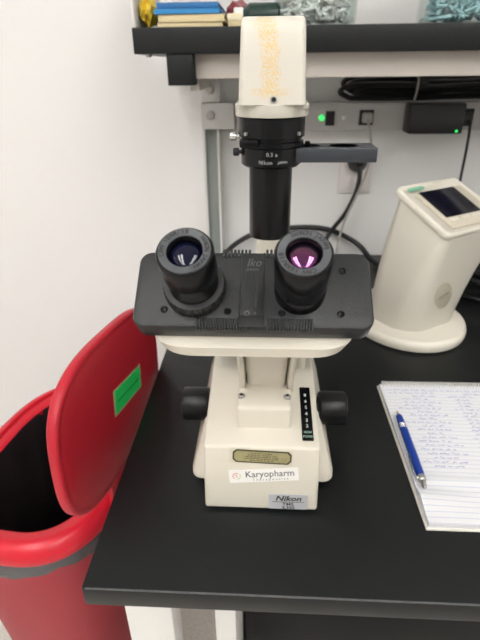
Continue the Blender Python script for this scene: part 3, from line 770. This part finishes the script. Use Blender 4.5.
# power raceway
rc = thing('power_raceway', 'grey metal power raceway with sockets mounted on wall under shelf', 'power strip', (.7, 1.12, 1.22))
obj('channel', box(NB(), -.064, 1.6, 1.100, 1.149, 1.1975, 1.2525, .002), 'raceway', rc)
def face_outlet(x, z, w=.030, h=.030):
    t = NB(); box(t, x-w/2, x+w/2, 1.0975, 1.1005, z-h/2, z+h/2, .001); o_ = obj('socket', t, 'outletslot', rc)
    t = NB()
    for dx in (-.006, .006): box(t, x+dx-.001, x+dx+.001, 1.0970, 1.0976, z-.001, z+.007)
    cyl(t, (x, 1.0976, z-.007), (x, 1.0970, z-.007), .0024, 12)
    obj('socket_slots', t, 'raceway', o_)
t = NB(); box(t, .1255, .1445, 1.0965, 1.1005, 1.2080, 1.2370, .001); sw = obj('rocker_switch', t, 'plasticblk', rc)
t = NB(); box(t, .1285, .1415, 1.0940, 1.0970, 1.2115, 1.2335, .001); obj('rocker', t, 'rubber', sw)
face_outlet(.2110, 1.2235); face_outlet(.4170, 1.2225, .030, .034)
for x in (.56, .70, .84): face_outlet(x, 1.2235)
t = NB(); lathe(t, [(.0058, 0), (.0056, .002), (.0040, .0042), (.002, .0052), (.0001, .0055)], 20, Matrix.Translation((.1175, 1.100, 1.2235)) @ Matrix.Rotation(PI/2, 4, 'X')); obj('indicator_light', t, 'ledgreen', rc, label='glowing green indicator light')
t = NB(); lathe(t, [(.0045, 0), (.0042, .0015), (.0001, .002)], 16, Matrix.Translation((.1640, 1.100, 1.2235)) @ Matrix.Rotation(PI/2, 4, 'X')); obj('panel_screw', t, 'ledwhite', rc)
ad = thing('power_adapter', 'black power adapter plugged into the grey raceway', 'power adapter', (.347, 1.07, 1.22))
obj('adapter_body', box(NB(), .288, .398, 1.050, 1.0965, 1.1955, 1.2530, .005), 'plasticblk', ad)
t = NB(); lathe(t, [(.0028, 0), (.0020, .001), (.0001, .0014)], 16, Matrix.Translation((.3850, 1.050, 1.2010)) @ Matrix.Rotation(PI/2, 4, 'X')); obj('adapter_led', t, 'ledgreen', ad)
# plug and grey cable from raceway
gp = thing('grey_power_cord', 'thin grey cord hanging from the raceway socket beside the switch', 'cord', (.211, 1.09, 1.22))
obj('plug', box(NB(), .201, .221, 1.080, 1.0965, 1.214, 1.234, .003), 'greycable', gp)
obj('cord', tube(NB(), [(.211, 1.081, 1.222), (.214, 1.072, 1.205), (.224, 1.078, 1.165), (.222, 1.085, 1.12), (.205, 1.088, 1.06), (.183, 1.088, 1.00), (.172, 1.08, .945), (.165, 1.07, .905)], .0026, 8), 'greycable', gp)
bp_ = thing('thin_black_cord', 'thin black cord hanging from the raceway behind the cream instrument', 'cord', (.417, 1.09, 1.22))
obj('plug', box(NB(), .408, .426, 1.082, 1.0965, 1.212, 1.232, .003), 'plasticblk', bp_)
obj('cord', tube(NB(), [(.417, 1.083, 1.218), (.420, 1.075, 1.205), (.424, 1.08, 1.16), (.428, 1.09, 1.10), (.428, 1.09, 1.00), (.43, 1.08, .92), (.44, 1.07, .905)], .0028, 8), 'blackcable', bp_)
# wall outlet with black plug
wo = thing('wall_outlet', 'off-white wall outlet plate behind the microscope slider', 'outlet', (.207, 1.145, 1.10))
obj('outlet_plate', box(NB(), .170, .246, 1.1425, 1.1495, 1.055, 1.165, .002), 'outlet', wo)
for z in (1.085, 1.130):
    t = NB(); slab(t, rrect(.034, .028, .008, 5), 0, .0015, .0003, frame((.208, 1.1425, z), (1, 0, 0), (0, 0, 1))); q = obj('receptacle', t, 'outlet', wo)
bc_ = thing('black_power_cord', 'thick black power cord plugged into the wall outlet', 'cord', (.208, 1.12, 1.12))
t = NB(); lathe(t, [(.021, 0), (.022, .004), (.0215, .016), (.015, .028), (.009, .038), (.0075, .040)], 28, frame((.208, 1.140, 1.128), (1, 0, 0), (0, 0, 1)) @ Matrix.Diagonal((1, 1, 1, 1)))
obj('plug', t, 'plasticblk', bc_)
obj('cord', tube(NB(), [(.208, 1.106, 1.127), (.209, 1.098, 1.115), (.208, 1.095, 1.085), (.198, 1.10, 1.045), (.183, 1.105, 1.010), (.160, 1.11, .975), (.135, 1.10, .93), (.12, 1.06, .908), (.10, .98, .906), (.08, .85, .906), (.06, .70, .906), (.04, .635, .915)], .0052, 12), 'blackcable', bc_)
lp = obj('black_cable_loop', tube(NB(), [(-.115, 1.06, .907), (-.095, 1.08, .925), (-.065, 1.105, .945), (-.02, 1.125, .962), (.05, 1.133, .972), (.12, 1.135, .974), (.165, 1.135, .966), (.205, 1.133, .948), (.235, 1.12, .930), (.26, 1.08, .908), (.30, 1.0, .9065)], .0060, 12), 'blackcable', loc=(0, 1.08, .95))
tag(lp, 'black cable arching up from the bench against the wall behind the eyepieces', 'cable')
# bundle on top of the raceway
t = NB()
for k in range(5):
    h = 1.262+.0075*(k % 3); yy = 1.085+.012*(k % 3); xa = .150+.008*((k*3) % 5); xb = .56+.02*(k % 4)
    pts = [(xa+.02, yy, h), (xa, yy, h+.012), (xa+.03, yy, h+.024), (xa+.14, yy+.003, h+.023-.003*math.sin(k)), (.32, yy, h+.019), (xb-.1, yy, h+.022), (xb, yy, h+.012), (xb-.04, yy, h+.002), (.38, yy+.002, h+.002+.003*math.sin(k*2)), (xa+.12, yy, h-.001), (xa+.02, yy, h)]
    tube(t, pts, .0052, 8, 6)
bd = thing('cable_bundle', 'coiled black cable bundle tied up on top of the raceway', 'cable', (.32, 1.10, 1.2525))
obj('coiled_cable', t, 'blackcable', bd)
t = NB(); tube(t, [(.298, 1.072, 1.258), (.299, 1.066, 1.275), (.301, 1.072, 1.296), (.302, 1.095, 1.301), (.302, 1.118, 1.296), (.300, 1.122, 1.275), (.299, 1.118, 1.258)], .0022, 6); obj('tie', t, 'greycable', bd)
# cables heaped on the bench behind the instrument
t = NB()
for k in range(6):
    cx, cy, r = .485+.02*math.sin(k*2.1), .92+.03*math.cos(k*1.7), .075+.008*(k % 3)
    pts = [(cx+r*1.15*math.cos(q*2*PI/10+k*.4), cy+r*math.sin(q*2*PI/10+k*.4), BZ+.011+k*.0095+.004*math.sin(q+k)) for q in range(11)]
    tube(t, pts, .0055, 8, 5)
tag(obj('cable_coil', t, 'blackcable', loc=(.485, .93, BZ)), 'heap of black cable lying on the bench behind the cream instrument', 'cable')
cb = thing('black_equipment_box', 'black equipment box standing against the wall behind the cable heap', 'equipment', (.60, 1.06, BZ))
obj('case', box(NB(), .46, .80, 1.06, 1.145, BZ, 1.0, .006), 'plasticblk', cb)

# ---------------------------------------------------------------- things on the shelf
def book(name, label, x0, x1, y0, y1, z0, z1, m, pm, ang=0, group=None):
    t_ = thing(name, label, 'book', ((x0+x1)/2, (y0+y1)/2, z0), group)
    R_ = Matrix.Translation(((x0+x1)/2, (y0+y1)/2, 0)) @ Matrix.Rotation(ang, 4, 'Z') @ Matrix.Translation((-(x0+x1)/2, -(y0+y1)/2, 0))
    c = NB(); box(c, x0, x1, y0, y1, z0, z0+.0012, .0004, R_); box(c, x0, x1, y0, y1, z1-.0012, z1, .0004, R_); box(c, x0, x1, y0, y0+.0015, z0, z1, .0004, R_)
    obj('cover', c, m, t_)
    c = NB(); box(c, x0+.001, x1-.002, y0+.0015, y1-.002, z0+.0013, z1-.0013, .0005, R_); obj('page_block', c, pm, t_)
z = SZ1
book('book', 'lowest cream book of the stack at the left end of the shelf', -.172, -.0700, SY+.006, 1.04, z, z+.0065, 'bookcream', 'bookpages', .0, 'stacked books')
book('book', 'thicker cream book directly beneath the blue book on the shelf', -.169, -.0660, SY+.004, 1.03, z+.0066, z+.0170, 'bookcream', 'bookpages', -.01, 'stacked books')
book('book', 'bright blue book lying on the cream books', -.176, -.0745, SY+.002, 1.02, z+.0172, z+.0240, 'blue', 'blue', .012, 'stacked books')
book('book', 'darker blue book on top of the stack', -.172, -.0760, SY+.008, 1.03, z+.0242, z+.0330, 'bluedark', 'blue', 0, 'stacked books')
def crumple(name, label, cat, c, s, m, seed, amp=.25):
    random.seed(seed); t = bmesh.new(); bmesh.ops.create_icosphere(t, subdivisions=3, radius=1)
    ph = [random.uniform(0, 6) for _ in range(6)]
    for v in t.verts:
        n = v.co.normalized(); k = 1+amp*(math.sin(5*n.x+ph[0])*math.sin(6*n.y+ph[1])+.5*math.sin(11*n.z+ph[2])*math.sin(9*n.x+ph[3]))
        v.co = Vector((n.x*s[0]*k, n.y*s[1]*k, n.z*s[2]*k))
    zmin = min(v.co.z for v in t.verts)
    t.transform(Matrix.Translation((c[0], c[1], c[2]-zmin)))
    return tag(obj(name, t, m, loc=c, sharp=25), label, cat)
crumple('yellow_packet', 'crumpled yellow plastic packet at left end of shelf', 'packet', (-.193, .908, SZ1), (.012, .03, .022), 'yellow', 3)
crumple('grey_film', 'crumpled grey clear film beside the stacked books', 'film', (-.182, .958, SZ1), (.010, .02, .016), 'greyclear', 9)
crumple('red_wrapper', 'dark red wrapper behind the right side of the book stack', 'wrapper', (-.048, .955, SZ1), (.022, .03, .020), 'foil', 5, .15)
bx = thing('small_carton', 'small cream carton beside the blue book', 'carton', (-.052, .895, SZ1))
obj('carton_body', box(NB(), -.062, -.040, SY+.012, .91, SZ1, SZ1+.017, .001), 'bookcream', bx)
obj('carton_flap', box(NB(), -.063, -.039, SY+.011, SY+.0125, SZ1+.008, SZ1+.0178, .0003), 'bookpages', bx)
bt = thing('dark_bottle', 'dark bottle with white cap lying on shelf behind lamp housing', 'bottle', (-.01, .92, SZ1))
t = NB(); lathe(t, [(.012, 0), (.017, .003), (.018, .01), (.018, .05), (.010, .06), (.008, .064)], 32, Matrix.Translation((-.005, .925, SZ1+.0185)) @ Matrix.Rotation(-PI/2, 4, 'Y') @ Matrix.Translation((0, 0, -.025))); obj('bottle_body', t, 'darkgreen', bt)
t = NB(); lathe(t, [(.0115, .060), (.012, .062), (.012, .074), (.0105, .0755)], 28, Matrix.Translation((-.005, .925, SZ1+.0185)) @ Matrix.Rotation(-PI/2, 4, 'Y') @ Matrix.Translation((0, 0, -.025))); obj('bottle_cap', t, 'whiteink', bt)
crumple('grey_bag', 'grey translucent plastic bag lying behind the dark bottle', 'bag', (-.02, .985, SZ1), (.05, .03, .018), 'greyclear', 12, .2)

def jar(name, label, cx, cy, r, bits, n, lab2, seed):
    random.seed(seed)
    j = thing(name, label, 'jar', (cx, cy, SZ1))
    H_ = .12
    t = NB(); lathe(t, [(.001, 0), (r-.010, 0), (r-.004, .0022), (r-.0008, .007), (r, .013), (r, H_), (r-.0028, H_), (r-.0028, .013), (r-.006, .0065), (r-.012, .0040), (.001, .0038)], 56, Matrix.Translation((cx, cy, SZ1)), cap=False)
    obj('glass_body', t, 'glass', j)
    t = NB(); lathe(t, [(r+.002, H_-.004), (r+.003, H_), (r+.003, H_+.014), (r, H_+.017), (.001, H_+.018)], 48, Matrix.Translation((cx, cy, SZ1))); obj('lid', t, 'steel', j)
    t = NB()
    for i in range(n):
        a = random.uniform(0, 2*PI); rr = (r-.014)*math.sqrt(random.random()); zz = SZ1+.009+random.random()*.075
        p = Vector((cx+rr*math.cos(a), cy+rr*math.sin(a), zz)); d = Vector((random.gauss(0, 1), random.gauss(0, 1), random.gauss(0, .5))).normalized()*random.uniform(.006, .011)
        q0 = p-d; q1 = p+d
        for q in (q0, q1):
            v = Vector((q.x-cx, q.y-cy)); 
            if v.length > r-.008: v *= (r-.008)/v.length; q.x = cx+v.x; q.y = cy+v.y
            q.z = max(q.z, SZ1+.008)
        cyl(t, q0, q1, .0030, 8, .0022)
    tag(obj('plastic_tubes' if bits == 'clearbits' else 'plastic_tips', t, bits, loc=(cx, cy, SZ1)), lab2, 'labware', kind='stuff')
jar('glass_jar', 'glass jar of clear plastic tubes on shelf above raceway switch', .077, SY+.072, .068, 'clearbits', 520, 'heap of small clear plastic tubes inside the glass jar', 21)
jar('glass_jar', 'glass jar of pale blue tips on shelf above power adapter', .327, SY+.082, .078, 'bluebits', 560, 'heap of pale blue plastic tips inside the glass jar', 22)

# ---------------------------------------------------------------- camera, world, render look
cam = bpy.data.cameras.new('camera'); co = bpy.data.objects.new('camera', cam); COL.objects.link(co)
co.location = (0, 0, 1.32)
co.rotation_euler = (Matrix.Rotation(math.radians(3.2), 3, 'Z') @ Matrix.Rotation(math.radians(62), 3, 'X') @ Matrix.Rotation(math.radians(-.7), 3, 'Z')).to_euler()
cam.sensor_fit = 'VERTICAL'; cam.sensor_height = 36; cam.sensor_width = 27; cam.lens = 475/640*36
cam.clip_start = .01
cam.dof.use_dof = True; cam.dof.focus_distance = .36; cam.dof.aperture_fstop = 11
S.camera = co
w = bpy.data.worlds.new('world'); S.world = w; w.use_nodes = True
w.node_tree.nodes['Background'].inputs[0].default_value = (.9, .95, 1, 1); w.node_tree.nodes['Background'].inputs[1].default_value = .3
S.view_settings.view_transform = 'Standard'; S.view_settings.look = 'None'; S.view_settings.gamma = 1; S.view_settings.use_curve_mapping = False
S.view_settings.exposure = -.52
S.cycles.use_denoising = True
S.cycles.transparent_max_bounces = 32
